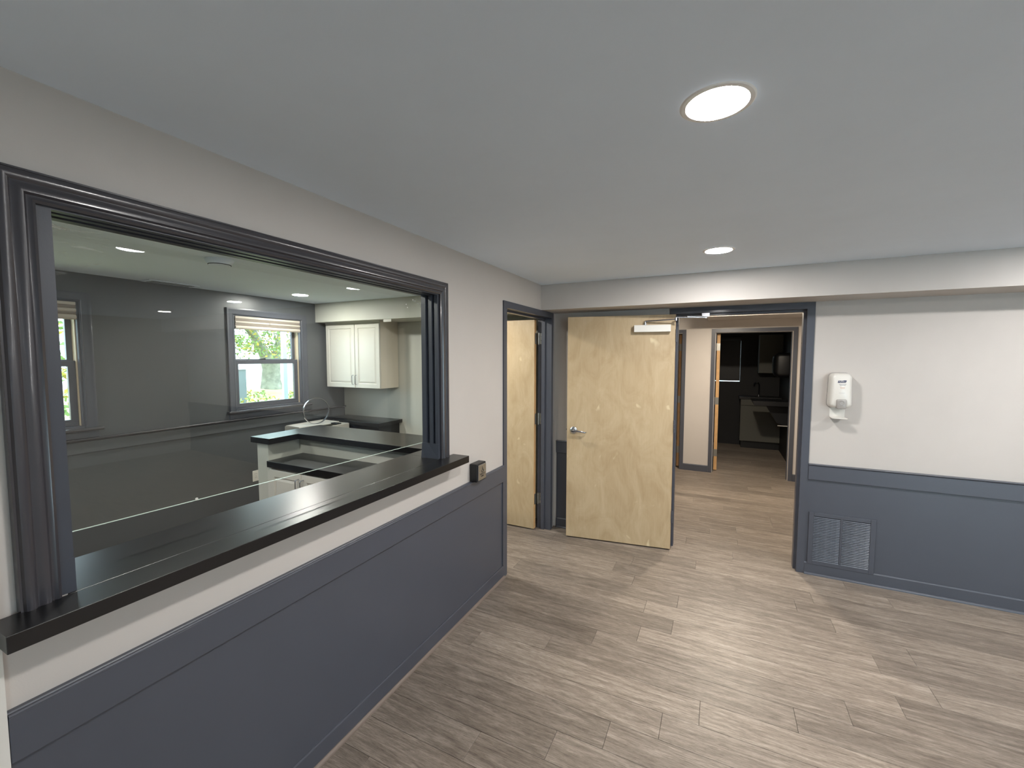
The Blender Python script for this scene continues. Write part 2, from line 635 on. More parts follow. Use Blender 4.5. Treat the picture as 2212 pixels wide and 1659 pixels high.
# office walls; window openings in the far (x = XO) wall
WINS = [(1.472 - 0.77, 1.472), (2.62, 3.385)]
WZ0, WZ1 = 1.13, 2.10
wo = MB()
ys = [-1.3, WINS[0][0], WINS[0][1], WINS[1][0], WINS[1][1], YO + .12]
for i in range(5):
    if i in (1, 3):
        wo.box(XO - .14, XO, ys[i], ys[i + 1], 0, WZ0)
        wo.box(XO - .14, XO, ys[i], ys[i + 1], WZ1, H)
    else:
        wo.box(XO - .14, XO, ys[i], ys[i + 1], 0, H)
obj('wall_office_left', wo, 'dark_wall', kind='structure', label='charcoal office wall with two windows')
obj('wall_office_far', MB().box(XO, -WT - .0005, YO, YO + .12, 0, H), 'wall_office', kind='structure', label='pale grey office back wall behind the white cabinet')
obj('wall_office_near', MB().box(XO - .14, -WT, -1.42, -1.3, 0, H), 'dark_wall', kind='structure', label='near end wall of the office')
obj('trim_2', MB().box(XO + .0005, -WT - .0005, 3.589, YO - .0005, 2.0951, H - .0005), 'wall_office', kind='structure',
    label='boxed soffit above the white cabinet in the office')

# corridor and the dark rooms beyond
CX0, CX1 = -0.35, 2.62
D3a, D3b = 1.385, 2.315        # opening of the far doorway
D2a, D2b = 0.02, 0.94
wc = MB()
wc.box(CX0 - .1, D2a, YC, YC + .12, 0, H)
wc.box(D2a, D2b, YC, YC + .12, 2.03, H)
wc.box(D2b, D3a, YC, YC + .12, 0, H)
wc.box(D3a, D3b, YC, YC + .12, 2.03, H)
wc.box(D3b, CX1, YC, YC + .12, 0, H)
obj('wall_corridor_end', wc, 'wall', kind='structure', label='cream corridor end wall with two doorways')
obj('wall_corridor_left', MB().box(CX0 - .1, CX0, YF + .14, YC, 0, H), 'wall', kind='structure', label='left corridor wall')
obj('wall_corridor_right', MB().box(CX1, CX1 + .1, YF + .14, YC + .12, 0, H), 'wall', kind='structure', label='right corridor wall')
obj('trim_3', MB().box(1.28, CX1, 6.1, YC - .0005, 2.205, H - .0005), 'wall', kind='structure', label='boxed soffit over the far doorway of the corridor')
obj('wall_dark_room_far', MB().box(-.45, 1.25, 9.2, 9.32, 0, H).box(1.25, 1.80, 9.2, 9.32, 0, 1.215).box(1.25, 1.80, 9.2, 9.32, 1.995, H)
    .box(1.80, 2.62, 9.2, 9.32, 0, H), 'shaded_wall', kind='structure', label='back wall of the unlit room beyond the corridor')
obj('wall_dark_room_right', MB().box(2.45, 2.62, YC + .121, 9.2, 0, H), 'shaded_wall', kind='structure', label='right wall of the unlit room')
obj('wall_dark_room_left', MB().box(1.05, 1.15, YC + .121, 9.2, 0, H), 'shaded_wall', kind='structure', label='left wall of the unlit room')
obj('wall_side_room', MB().box(-.45, -.35, YC + .121, 9.2, 0, H), 'shaded_wall', kind='structure', label='side wall of the second unlit room')


# ------------------------------------------------------------------ dado panelling
def dado_x(name, x0, x1, y, label):       # on a wall facing -y
    t = empty(name, (x0, y, 0), label, kind='structure')
    obj('panel', MB().box(x0, x1, y - .006, y, ZB - .01, ZRB + .02), 'trim', t)
    obj('rail', MB().box(x0, x1, y - .019, y - .0062, ZRB, ZR - .012), 'trim', t, bevel=.0015)
    obj('cap', MB().prism([(y, ZR), (y - .026, ZR), (y - .028, ZR - .005), (y - .022, ZR - .012), (y, ZR - .0118)], x0, x1, 'x'), 'trim', t)


def base_x(name, x0, x1, y, label, h=ZB, shoe=True, m='trim'):
    t = empty(name, (x0, y, 0), label, kind='structure')
    obj('board', MB().prism([(y, 0), (y - .013, 0), (y - .013, h - .008), (y - .009, h), (y, h)], x0, x1, 'x'), m, t)
    if shoe:
        pts = [(y - .0131, 0.0)] + [(y - .0131 - .013 * math.cos(a), .016 * math.sin(a)) for a in [i * math.pi / 10 for i in range(6)]]
        obj('shoe_moulding', MB().prism(pts[::-1], x0, x1, 'x'), m if m != 'trim' else 'trim', t)


dado_x('trim_4', 2.0805, 6.99, YF, 'slate grey panelled dado on the far wall right of the doorway')
dado_x('trim_5', 0.03, 1.05, YF, 'slate grey panelled dado behind the open birch door')
base_x('baseboard_far', 2.0805, 6.99, YF, 'slate grey baseboard below the grille')
base_x('baseboard_behind_door', 0.03, 1.05, YF, 'slate grey baseboard behind the open door')
base_x('baseboard_corridor', 0.993, 1.329, YC, 'dark grey baseboard at the end of the corridor', 0.097, False)
base_x('baseboard_corridor_right', 2.37, 2.61, YC, 'dark grey baseboard right of the far doorway', 0.097, False)

# left wall dado (faces +x), from the near wall end to the door frame
t = empty('trim_6', (0, 0.32, 0), 'slate grey panelled dado below the reception counter', kind='structure')
ya, yb = 0.315, 2.7895
obj('panel', MB().box(0, .006, ya, yb, ZB - .01, ZRB + .02), 'trim', t)
obj('rail', MB().box(.0062, .019, ya, yb, ZRB, ZR - .012), 'trim', t, bevel=.0015)
obj('cap', MB().prism([(0, ZR), (.012, ZR), (.014, ZR - .003), (.020, ZR - .003), (.023, ZR - .006), (.023, ZR - .010), (.017, ZR - .014), (0, ZR - .0118)],
                      ya, yb, 'y'), 'trim', t)
obj('stile', MB().box(.0062, .014, yb - .02, yb, ZB, ZRB - .0005), 'trim', t)
t = empty('baseboard_left', (0, 0.32, 0), 'slate grey baseboard with taupe shoe moulding on the left wall', kind='structure')
obj('board', MB().prism([(0, 0), (.013, 0), (.013, ZB - .006), (.010, ZB), (0, ZB)], ya, yb, 'y'), 'trim', t)
obj('shoe_moulding', MB().prism([(.0131, 0)] + [(.0131 + .013 * math.cos(a), .015 * math.sin(a)) for a in [i * math.pi / 10 for i in range(6)]],
                                ya, yb, 'y'), 'shoe', t)

# office dado on the window wall
t = empty('trim_7', (XO, 1, 0), 'charcoal chair rail along the office window wall', kind='structure')
obj('rail', MB().box(XO, XO + .014, -1.29, 3.99, .93, 1.022), 'dark_wall', t, bevel=.002)
obj('cap', MB().prism([(XO, 1.046), (XO + .036, 1.046), (XO + .040, 1.040), (XO + .036, 1.030), (XO + .020, 1.024), (XO, 1.0225)], -1.29, 3.995, 'y'),
    'casing', t, bevel=.002)
t = empty('baseboard_office', (XO, 1, 0), 'charcoal baseboard below the office windows', kind='structure')
obj('board', MB().box(XO, XO + .014, -1.29, 3.99, 0, .11), 'dark_wall', t, bevel=.003)

# ------------------------------------------------------------------ reception opening: casing, jamb, glass
t = empty('trim_8', (0, 1.2, ZC), 'moulded dark grey casing framing the reception glass', kind='structure')
prof = [(0.0, 0.0005), (0.0, .012), (.006, .016), (.012, .013), (.015, .013), (.020, .019), (.032, .021), (.038, .018), (.041, .018),
        (.047, .024), (.055, .026), (.062, .024), (.066, .018), (.070, .018), (.072, .012), (.072, .0005)]
fnl = lambda a, z, d: (d, a, z)
obj('casing', MB().sweep(prof, 0.416, 1.9985, ZC, 2.0335, fnl), 'casing', t, smooth=True)
jp = [(.03, .0008), (0, .0008), (0, -.022), (.014, -.022), (.014, -.040), (0, -.040), (0, -.062), (.014, -.062), (.014, -.084), (0, -.084), (0, -.1145), (.03, -.1145)]
obj('jamb', MB().sweep([(a - .012, b_) for a, b_ in jp], 0.4325, 1.9975, ZC + .0005, 2.0415, fnl), 'casing_flat', t)
for yy, s in ((1.998, -1), (0.432, 1)):
    mb = MB()
    f = lambda d: yy + s * d
    vs = [(-.1150, f(.026), ZC), (.0012, f(.014), ZC), (.0012, f(.014), ZC + .086), (-.076, f(.014), ZC + .088), (-.1150, f(.016), ZC + .088),
          (-.1150, yy - s * .018, ZC), (.0012, yy - s * .018, ZC), (.0012, yy - s * .018, ZC + .087), (-.1150, yy - s * .018, ZC + .088)]
    mb.add(vs, [(0, 1, 3, 4), (1, 2, 3), (1, 6, 7, 2), (2, 7, 8, 4, 3), (5, 8, 7, 6), (0, 4, 8, 5), (0, 5, 6, 1)])
    obj('plinth_block', mb, 'casing_flat', t)

# pane, hung slightly out of square with the wall
gz = lambda y: 1.192 - (y - .45) / 1.55 * 0.019
gx = lambda y: -.1372 + .026 * (y - 1.24)
a, b_ = .40, 2.04
th = .006
pg = empty('window_1', (-.137, 1.24, 1.1), 'large reception glass pane stopping short of the counter', kind='structure')
ORG[pg.name] = Vector((-.137, 1.24, 1.1))
vs = [(gx(a), a, gz(a)), (gx(b_), b_, gz(b_)), (gx(b_), b_, 2.08), (gx(a), a, 2.08)]
vs += [(x - th, y, z) for x, y, z in vs]
mb = MB().add(vs, [(0, 1, 2, 3), (7, 6, 5, 4)])
M['glass'] = M['glass']
o = obj('glass_pane', MB().add([(p[0], p[1], p[2]) for p in vs], [(0, 1, 2, 3), (7, 6, 5, 4)]), 'glass', pg, loc=(0, 0, 0))
mb = MB()
e0, e1 = (gx(a), a, gz(a)), (gx(b_), b_, gz(b_))
mb.add([(e0[0], e0[1], e0[2] + .0012), (e1[0], e1[1], e1[2] + .0012), (e1[0] - th, e1[1], e1[2] + .0012), (e0[0] - th, e0[1], e0[2] + .0012),
        (e0[0], e0[1], e0[2]), (e1[0], e1[1], e1[2]), (e1[0] - th, e1[1], e1[2]), (e0[0] - th, e0[1], e0[2])],
       [(0, 1, 2, 3), (7, 6, 5, 4), (0, 4, 5, 1), (3, 2, 6, 7), (0, 3, 7, 4), (1, 5, 6, 2)])
obj('glass_edge', mb, 'glass_edge', pg, label='pale polished bottom edge of the glass', loc=(0, 0, 0))
mb = MB().lathe([(.003, -.0015), (.004, 0)], (gx(.749) + .002, .749, 1.166), 'x', 12)
obj('residue_dot', MB().lathe([(.0042, -.001), (.0048, .001)], (gx(.80) + .0015, .80, gz(.8) + .006), 'x', 12), 'white', pg, label='white dot of adhesive', loc=(0, 0, 0))
for cyy, czz in ((1.862, 1.969), (1.872, 1.953), (1.918, 2.0)):
    obj('residue_dot', MB().lathe([(.0030, -.001), (.0034, .001)], (gx(cyy) + .0015, cyy, czz), 'x', 10), 'white', pg, loc=(0, 0, 0))

# ------------------------------------------------------------------ service counter (black laminate)
t = empty('service_counter', (0, 1.2, 1.045), 'long black laminate reception counter under the glass', 'counter')
obj('counter_ledge', MB().prism([(.0085, .2992), (.1141, .2992), (.1141, 2.1341), (.0005, 2.1341), (.0005, 2.0805), (.0085, 2.0805)], 1.049, ZC, 'z')
    , 'laminate', t, bevel=.0012, label='narrow front ledge of the counter')
obj('counter_board', MB().box(-.239, .0075, .4305, 1.9995, 1.0455, ZC), 'laminate', t, bevel=.0012)
obj('counter_wing', MB().box(-.239, -.1155, 1.9998, 2.16, 1.0455, ZC), 'laminate', t, bevel=.001)


# ------------------------------------------------------------------ door frames and doors
def frame_left():
    t = empty('trim_9', (0, 3.3, 0), 'slate grey metal door frame at the far end of the left wall', kind='structure')
    fw = .05
    p = [(fw, .0005), (fw, .012), (0, .012), (0, -.012), (-.016, -.012), (-.016, -.060), (0, -.060), (0, -WT - .012), (fw, -WT - .012), (fw, -WT - .0005)]
    p += [(.0, -WT - .0005), (.0015, .0005)]
    p = [(fw, .0005), (fw, .012), (0, .012), (0, -.050), (-.016, -.050), (-.016, -.085), (0, -.085), (0, -WT - .012), (fw, -WT - .012), (fw, -WT - .0005),
         (.006, -WT - .0005), (.006, .0005)]
    obj('frame', MB().sweep(p, 2.8401, 3.7728, 0, 2.0449, fnl), 'trim', t)
    return t


frame_left()
t = empty('trim_10', (1.565, YF, 0), 'slate grey metal frame of the wide open doorway', kind='structure')
fn = lambda a, z, d: (a, YF - d, z)
p = [(.05, .0005), (.05, .012), (0, .012), (0, -.038), (-.016, -.038), (-.016, -.100), (0, -.100), (0, -.152), (.05, -.152), (.05, -.1405), (.006, -.1405), (.006, .0005)]
obj('frame', MB().sweep(p, 1.1006, 2.030, 0, 2.0453, fn), 'trim', t)
for z in (1.79, 0.98, 0.34):
    obj('screw', MB().lathe([(.0055, 0), (.005, .0016)], (2.0142 - .0015, 3.975 - .0, z), 'x', 12), 'steel', t, label='pale screw head on the right jamb')
fn = lambda a, z, d: (a, YC - d, z)
p = [(.05, .0005), (.05, .012), (0, .012), (0, -.05), (-.014, -.05), (-.014, -.08), (0, -.08), (0, -.132), (.05, -.132), (.05, -.1205), (.006, -.1205), (.006, .0005)]
t = empty('trim_11', (1.85, YC, 0), 'slate grey door frame around the dark room', kind='structure')
obj('frame', MB().sweep(p, 1.380, 2.3195, 0, 2.0344, fn), 'trim', t)
t = empty('trim_12', (.48, YC, 0), 'slate grey door frame half hidden behind the open birch door', kind='structure')
obj('frame', MB().sweep(p, .016, .9423, 0, 2.0344, fn), 'trim', t)


def hinge(t, x, y, z, dx, dy, rz=None):
    """butt hinge: barrel plus two leaves. dx leaf along x, dy leaf along y"""
    mb = MB()
    for k in range(3):
        mb.lathe([(.0075, z - .052 + k * .0355), (.0075, z - .052 + k * .0355 + .0335)], (x, y, 0), 'z', 12)
    mb.lathe([(.004, z - .058), (.004, z + .058)], (x, y, 0), 'z', 10)
    return mb


# door_1: leaf of the left doorway, swung back into the office
t = empty('door_1', (-.13, 3.74, 0), 'open birch door seen through the left doorway', kind='structure')
obj('leaf', MB().box(-1.04, -.134, 3.700, 3.744, .012, 2.030), 'birch', t, bevel=.001)
obj('leaf_edge', MB().box(-.1338, -.1325, 3.701, 3.743, .013, 2.029), 'birch_edge', t, label='raw wood edge of the door')
for z in (1.855, 1.085, .302):
    h = hinge(t, -.113, 3.757, z, 0, 0)
    h.box(-.1322, -.1300, 3.712, 3.757, z - .052, z + .052)
    h.box(-.1150, -.075, 3.769, 3.7725, z - .052, z + .052)
    hg = obj('hinge', h, 'hinge', t, smooth=True)
    for sx, sz in ((-.082, .035), (-.082, 0), (-.082, -.035), (-.092, .018), (-.092, -.018)):
        obj('screw', MB().lathe([(.0035, 3.7675), (.0035, 3.769)], (sx, 0, z + sz), 'y', 8), 'steel', hg)

# door_2: big birch leaf swung flat against the far wall
PX, PY, PA = 1.1030, 3.8270, 3.2859
t = empty('door_2', (PX, PY, 0), 'wide open birch door with lever handle and closer', kind='structure', rz=PA)
# local frame: +x along the leaf to its free edge, front (hall) face at y=0 and hall side = +y local
W2 = .9143
obj('leaf', MB().box(0, W2, -.044, 0, .012, 2.040), 'birch', t, bevel=.001)
obj('leaf_edge', MB().box(-.0012, -.0002, -.043, -.001, .013, 2.039), 'birch_edge', t, label='raw wood edge of the door')
hd = obj('lever_handle', MB().lathe([(.032, 0), (.032, .006), (.027, .011), (.014, .013), (.0115, .050), (.0115, .054)], (W2 - .062, 0, 1.012), 'y', 32),
         'chrome', t, smooth=True, label='satin chrome lever handle')
lv = MB()
pts = [((W2 - .052), .0), ((W2 - .070), .0)]
lv.add([(W2 - .050, .043, 1.0245), (W2 - .050, .058, 1.0245), (W2 - .050, .058, 1.0025), (W2 - .050, .043, 1.0025),
        (W2 - .110, .044, 1.0200), (W2 - .110, .057, 1.0200), (W2 - .110, .057, 1.0020), (W2 - .110, .044, 1.0020),
        (W2 - .170, .038, 1.0080), (W2 - .170, .052, 1.0080), (W2 - .170, .052, .9950), (W2 - .170, .038, .9950),
        (W2 - .182, .018, 1.0060), (W2 - .188, .030, 1.0060), (W2 - .188, .030, .9960), (W2 - .182, .018, .9960)],
       [(0, 1, 2, 3)[::-1], (0, 4, 5, 1), (1, 5, 6, 2), (2, 6, 7, 3), (3, 7, 4, 0), (4, 8, 9, 5), (5, 9, 10, 6), (6, 10, 11, 7), (7, 11, 8, 4),
        (8, 12, 13, 9), (9, 13, 14, 10), (10, 14, 15, 11), (11, 15, 12, 8), (12, 15, 14, 13)])
obj('lever', lv, 'chrome', hd, bevel=.003, smooth=True)
obj('latch_plate', MB().box(W2, W2 + .0012, -.036, -.010, .985, 1.04).box(W2 + .0012, W2 + .010, -.029, -.017, 1.004, 1.02), 'steel', t, label='steel latch on the door edge')
# closer
cl = obj('closer_body', MB().box(.040, .335, .0005, .055, 1.893, 1.952), 'alu', t, bevel=.003, label='silver door closer cover')
obj('pivot', MB().lathe([(.013, 1.952), (.013, 1.964), (.008, 1.966), (.008, 1.985)], (.245, .026, 0), 'z', 16), 'steel', cl, smooth=True)
for z in (1.86, 1.09, .30):
    h = MB()
    for k in range(3):
        h.lathe([(.0075, z - .052 + k * .0355), (.0075, z - .052 + k * .0355 + .0335)], (-.008, .004, 0), 'z', 12)
    h.box(-.0032, -.0014, -.04, .004, z - .052, z + .052)
    obj('hinge', h, 'trim', t, smooth=True, label='hinge painted like the frame')
# closer arm, from the closer spindle to a foot on the header
ca, sa = math.cos(PA), math.sin(PA)
def l2w(x, y, z): return (PX + ca * x - sa * y, PY + sa * x + ca * y, z)
# local +y must face the hall (-y world): with PA ~ 188 deg, local y -> -y world, ok
p0 = l2w(.245, .026, 1.982)
arm = empty('trim_13', p0, 'steel closer arm joining the open door to the door header', kind='structure')
pe = (1.112, 3.744, 1.992)
obj('main_arm', MB().tube([p0, (p0[0] + .02, p0[1] - .004, 1.985), pe], [.008, .006, .0055], 10), 'steel', arm, smooth=True)
obj('elbow', MB().lathe([(.010, 1.980), (.010, 2.006), (.006, 2.010)], (pe[0], pe[1], 0), 'z', 14), 'steel', arm, smooth=True)
ph = (1.335, 3.872, 2.018)
d = (Vector(ph) - Vector(pe)); d.z = 0; L = d.length; d.normalize(); nrm = Vector((-d.y, d.x, 0))
mb = MB()
def bar(mb, s0, s1, hw, z0, z1, ex=pe):
    vs = []
    for z in (z0, z1):
        for s, q in ((s0, -hw), (s1, -hw), (s1, hw), (s0, hw)):
            v = Vector((ex[0], ex[1], 0)) + d * s + nrm * q
            vs.append((v.x, v.y, z))
    mb.add(vs, [(0, 3, 2, 1), (4, 5, 6, 7), (0, 1, 5, 4), (1, 2, 6, 5), (2, 3, 7, 6), (3, 0, 4, 7)])
bar(mb, 0, L * .55, .008, 2.003, 2.010)
bar(mb, L * .35, L - .012, .011, 2.003, 2.018)
obj('forearm', mb, 'steel', arm, bevel=.001)
obj('screw', MB().lathe([(.005, 2.018), (.004, 2.022)], (pe[0] + d.x * L * .5, pe[1] + d.y * L * .5, 0), 'z', 10), 'steel', arm)
obj('bracket', MB().box(ph[0] - .035, ph[0] + .025, 3.850, 3.8915, 2.012, 2.0440).box(ph[0] - .010, ph[0] + .006, 3.852, 3.888, 2.000, 2.0125), 'steel', arm, bevel=.002)

# door_3: leaf of the far doorway swung into the dark room, only its hinge edge faces us
def inward_leaf(name, xh, label, w_=.9):
    t = empty(name, (xh, YC + .07, 0), label, kind='structure')
    # a rebated leaf at 90 degrees, hinged at the left jamb; the raw edge faces -y
    obj('leaf', MB().box(xh, xh + .044, YC + .137, YC + .135 + w_, .012, 2.022), 'birch', t, bevel=.001)
    obj('leaf_edge', MB().box(xh + .001, xh + .043, YC + .1335, YC + .1368, .013, 2.021), 'birch_edge', t, label='raw wood hinge edge')
    return t
t = inward_leaf('door_3', 1.402, 'birch door edge standing open into the dark room')
for z in (1.83, 1.04, .27):
    h = MB().box(1.402, 1.446, YC + .1315, YC + .1333, z - .052, z + .052)
    h.lathe([(.0075, z - .055), (.0075, z + .055)], (1.394, YC + .128, 0), 'z', 12)
    h.box(1.381, 1.3825, YC + .085, YC + .128, z - .052, z + .052)
    obj('hinge', h, 'hinge', t, smooth=True)
t = inward_leaf('door_4', .886, 'narrow strip of birch door edge beside the open door')
for z in (1.83, 1.04, .27):
    h = MB().box(.886, .930, YC + .1315, YC + .1333, z - .052, z + .052)
    h.lathe([(.0075, z - .055), (.0075, z + .055)], (.936, YC + .128, 0), 'z', 12)
    obj('hinge', h, 'hinge', t, smooth=True)
    for sx, sz in ((.896, .03), (.915, .01), (.898, -.012), (.917, -.034)):
        pass

# ------------------------------------------------------------------ return air grille
t = empty('return_air_grille', (2.30, YF, .08), 'slate-painted louvred return air grille low on the far wall', 'vent')
gx0, gx1, gz0, gz1 = 2.098, 2.505, .083, .493
ix0, ix1, iz0, iz1 = 2.129, 2.474, .113, .463
mid0, mid1 = 2.2955, 2.3085
yfr = YF - .0065
mb = MB()
mb.box(gx0, ix0, yfr - .009, yfr, gz0, gz1).box(ix1, gx1, yfr - .009, yfr, gz0, gz1)
mb.box(ix0, ix1, yfr - .009, yfr, gz0, iz0).box(ix0, ix1, yfr - .009, yfr, iz1, gz1)
mb.box(mid0, mid1, yfr - .0085, yfr, iz0, iz1)
obj('frame', mb, 'trim', t, bevel=.002)
obj('back', MB().box(ix0, ix1, yfr - .0012, yfr - .0002, iz0, iz1), 'void', t, label='black void behind the louvres')
ns = 28
sp = (iz1 - iz0) / ns
first = None
for (sx0, sx1) in ((ix0, mid0), (mid1, ix1)):
    me = None
    for k in range(ns):
        zc = iz0 + sp * (k + .5)
        if me is None:
            mb = MB()
            hw = (sx1 - sx0) / 2 - .0008
            xm = (sx0 + sx1) / 2
            mb.prism([(yfr - .0088, zc - .0048), (yfr - .0080, zc - .0056), (yfr - .0014, zc + .0020), (yfr - .0022, zc + .0028)], xm - hw, xm + hw, 'x')
            o = obj('louvre', mb, 'louvre', t, loc=((sx0 + sx1) / 2, yfr, zc))
            me = o
        else:
            o = me.copy(); COL.objects.link(o); o.parent = t
            o.location = Vector(((sx0 + sx1) / 2, yfr, zc)) - ORG[t.name]
for sx, sz in ((2.113, .29), (2.49, .29)):
    obj('screw', MB().lathe([(.004, yfr - .0105), (.004, yfr - .009)], (sx, 0, sz), 'y', 8), 'trim', t)

# ------------------------------------------------------------------ sanitiser dispenser
t = empty('hand_sanitizer_dispenser', (2.24, YF, 1.23), 'white wall-mounted hand sanitizer dispenser with grey push button and drip tray', 'dispenser')
def rrect(cx, cz, w, h, r, n=6, taper=0.0):
    pts = []
    for qx, qz, a0 in ((1, 1, 0), (-1, 1, 90), (-1, -1, 180), (1, -1, 270)):
        for k in range(n + 1):
            a = math.radians(a0 + 90 * k / n)
            x = qx * (w / 2 - r) + r * math.cos(a)
            z = qz * (h / 2 - r) + r * math.sin(a)
            pts.append((cx + x * (1 + taper * z / h), cz + z))
    return pts
def loft(mb, loops, mi=0):
    n = len(loops[0])
    vs = [p for L_ in loops for p in L_]
    fs = []
    for i in range(len(loops) - 1):
        for k in range(n):
            k2 = (k + 1) % n
            fs.append((i * n + k, i * n + k2, (i + 1) * n + k2, (i + 1) * n + k))
    fs.append(tuple(range(n))[::-1]); fs.append(tuple((len(loops) - 1) * n + k for k in range(n)))
    return mb.add(vs, fs, mi)
loops = []
for dpt, sw, r in ((.0005, 1.0, .03), (.055, 1.0, .03), (.078, .97, .03), (.094, .88, .028), (.101, .72, .022)):
    loops.append([(x, YF - dpt, z) for x, z in rrect(2.243, 1.437, .131 * sw, .255 * (1 - (1 - sw) * .55), r, 6, -.10)])
obj('housing', loft(MB(), loops), 'white', t, smooth=True)
obj('back_plate', loft(MB(), [[(x, YF - d_, z) for x, z in rrect(2.243, 1.437, .137, .262, .032, 6, -.10)] for d_ in (.0004, .012)]), 'grey_plastic', t)
loops = []
for dpt, sw in ((.07, 1.0), (.102, 1.0), (.112, .92), (.115, .8)):
    loops.append([(x, YF - dpt, z) for x, z in rrect(2.245, 1.342, .062 * sw, .072 * sw, .013)])
pb = obj('push_button', loft(MB(), loops), 'grey_plastic', t, smooth=True, label='grey push button')
obj('dimple', MB().lathe([(.0165, YF - .1155), (.0165, YF - .119), (.013, YF - .119), (.010, YF - .1165)], (2.245, 0, 1.352), 'y', 20), 'grey_plastic', pb, smooth=True)
obj('bracket', MB().box(2.195, 2.288, YF - .004, YF - .0003, 1.236, 1.312), 'white', t, bevel=.001)
obj('drip_tray', MB().prism([(2.196, YF - .0045), (2.287, YF - .0045), (2.292, YF - .085), (2.283, YF - .098), (2.205, YF - .098), (2.193, YF - .085)], 1.232, 1.238, 'z'),
    'white', t, bevel=.0015)
obj('logo_banner', MB().prism([(2.217, 1.4965), (2.264, 1.4965), (2.270, 1.5135), (2.256, 1.5145), (2.244, 1.5115), (2.222, 1.5125)], YF - .1026, YF - .1012, 'y'), 'navy', t,
    label='navy slanted banner with white lettering')
def text(name, s, size, loc, rot, m, parent, ext=.0003, label=None, shear=0.0):
    c = bpy.data.curves.new(name, 'FONT')
    c.body = s; c.size = size; c.extrude = ext; c.align_x = 'CENTER'; c.align_y = 'CENTER'; c.shear = shear
    c.materials.append(M[m])
    tmp = bpy.data.objects.new(name, c)
    COL.objects.link(tmp)
    me = bpy.data.meshes.new_from_object(tmp.evaluated_get(bpy.context.evaluated_depsgraph_get()))
    bpy.data.objects.remove(tmp, do_unlink=True)
    bpy.data.curves.remove(c)
    o = bpy.data.objects.new(name, me)
    COL.objects.link(o)
    o.parent = parent
    o.location = Vector(loc) - ORG[parent.name]
    o.rotation_euler = rot
    tag(o, label)
    return o
text('lettering', 'PURELL', .0128, (2.2435, YF - .1031, 1.5045), (math.pi / 2, 0, 0), 'white', t, shear=.15)
for zc, wd, m in ((1.4845, .042, 'grey_print'), (1.4775, .034, 'grey_print'), (1.4635, .030, 'peach_print'), (1.4570, .026, 'peach_print')):
    obj('print_line', MB().box(2.247 - wd / 2, 2.247 + wd / 2, YF - .1018, YF - .1010, zc - .0017, zc + .0017), m, t)
obj('print_line', MB().box(2.228, 2.262, YF - .1016, YF - .1010, 1.4215, 1.4228), 'grey_print', t)

# ------------------------------------------------------------------ push plate box next to the counter
t = empty('door_push_switch', (0, 2.375, .87), 'black surface box with steel accessible-door push plate beside the counter end', 'switch')
obj('housing', MB().box(.0005, .058, 2.318, 2.436, .866, .985), 'black', t, bevel=.006, seg=3)
pl = obj('push_plate', MB().box(.0582, .064, 2.3265, 2.4275, .8745, .9765), 'steel', t, bevel=.004, label='brushed steel push plate')
ic = MB()
X = .0645
def strip(p, q, wdt=.0035):
    a_ = Vector((0, p[0], p[1])); b2 = Vector((0, q[0], q[1])); dd = (b2 - a_).normalized(); nn = Vector((0, -dd.z, dd.y)) * wdt / 2
    vs = [a_ - nn, b2 - nn, b2 + nn, a_ + nn]
    ic.add([(X - .0006, v.y, v.z) for v in vs] + [(X + .0004, v.y, v.z) for v in vs],
           [(0, 3, 2, 1), (4, 5, 6, 7), (0, 1, 5, 4), (1, 2, 6, 5), (2, 3, 7, 6), (3, 0, 4, 7)])
ic.lathe([(.0032, X - .0006), (.0032, X + .0004)], (0, 2.377, .958), 'x', 12)
strip((2.377, .953), (2.378, .939)); strip((2.378, .948), (2.388, .948)); strip((2.378, .939), (2.391, .939)); strip((2.391, .940), (2.395, .929))
ic.tube([(X, 2.379 + .011 * math.cos(a_), .933 + .011 * math.sin(a_)) for a_ in [math.radians(x) for x in range(150, 360, 20)]], .0012, 6)
obj('wheelchair_symbol', ic, 'black', pl, label='dark wheelchair symbol')
text('lettering', 'PUSH TO\nOPEN', .0135, (.0644, 2.377, .906), (math.pi / 2, 0, math.pi / 2), 'black', pl, label='dark lettering below the symbol')
for yy in (2.345, 2.409):
    obj('screw', MB().lathe([(.0036, .0638), (.003, .0655)], (0, yy, .926), 'x', 10), 'chrome', pl)

# ------------------------------------------------------------------ ceiling lights
def ring_mesh(prof, x, y, seg=48):
    mb = MB()
    n = len(prof)
    vs = [(x + rr * math.cos(2 * math.pi * k / seg), y + rr * math.sin(2 * math.pi * k / seg), z) for rr, z in prof for k in range(seg)]
    fs = []
    for i in range(n):
        j = (i + 1) % n
        for k in range(seg):
            k2 = (k + 1) % seg
            fs.append((i * seg + k, i * seg + k2, j * seg + k2, j * seg + k))
    return mb.add(vs, fs)
def light(name, x, y, m, label, group):
    t = empty(name, (x, y, H), label, 'ceiling light', group)
    obj('trim_ring', ring_mesh([(.0735, H - .0036), (.084, H - .003), (.088, H - .0005), (.0735, H - .0005)], x, y), 'reflector', t)
    obj('diffuser', MB().lathe([(.0728, H - .0034), (.0728, H - .0005)], (x, y, 0), 'z', 48), m, t)
    return t
GH = 'round LED lights in the hall ceiling'
L1 = light('ceiling_light', 1.42, 1.222, 'lamp', 'nearest round white LED ceiling light, brightest and largest in view', GH)
def more(src, dx, dy, label):
    return copy_tree(src, None, (dx, dy, 0), label)
more(L1, 0, 1.632, 'round LED ceiling light just in front of the far soffit')
more(L1, 2.02, 1.632, 'round LED ceiling light by the soffit, outside the frame to the right')
more(L1, 4.03, 1.75, 'far right round LED ceiling light near the soffit')
more(L1, 2.02, 0, 'round LED ceiling light to the right of the camera')
more(L1, 4.03, 0, 'far right round LED ceiling light level with the camera')
GO = 'round LED lights in the office ceiling'
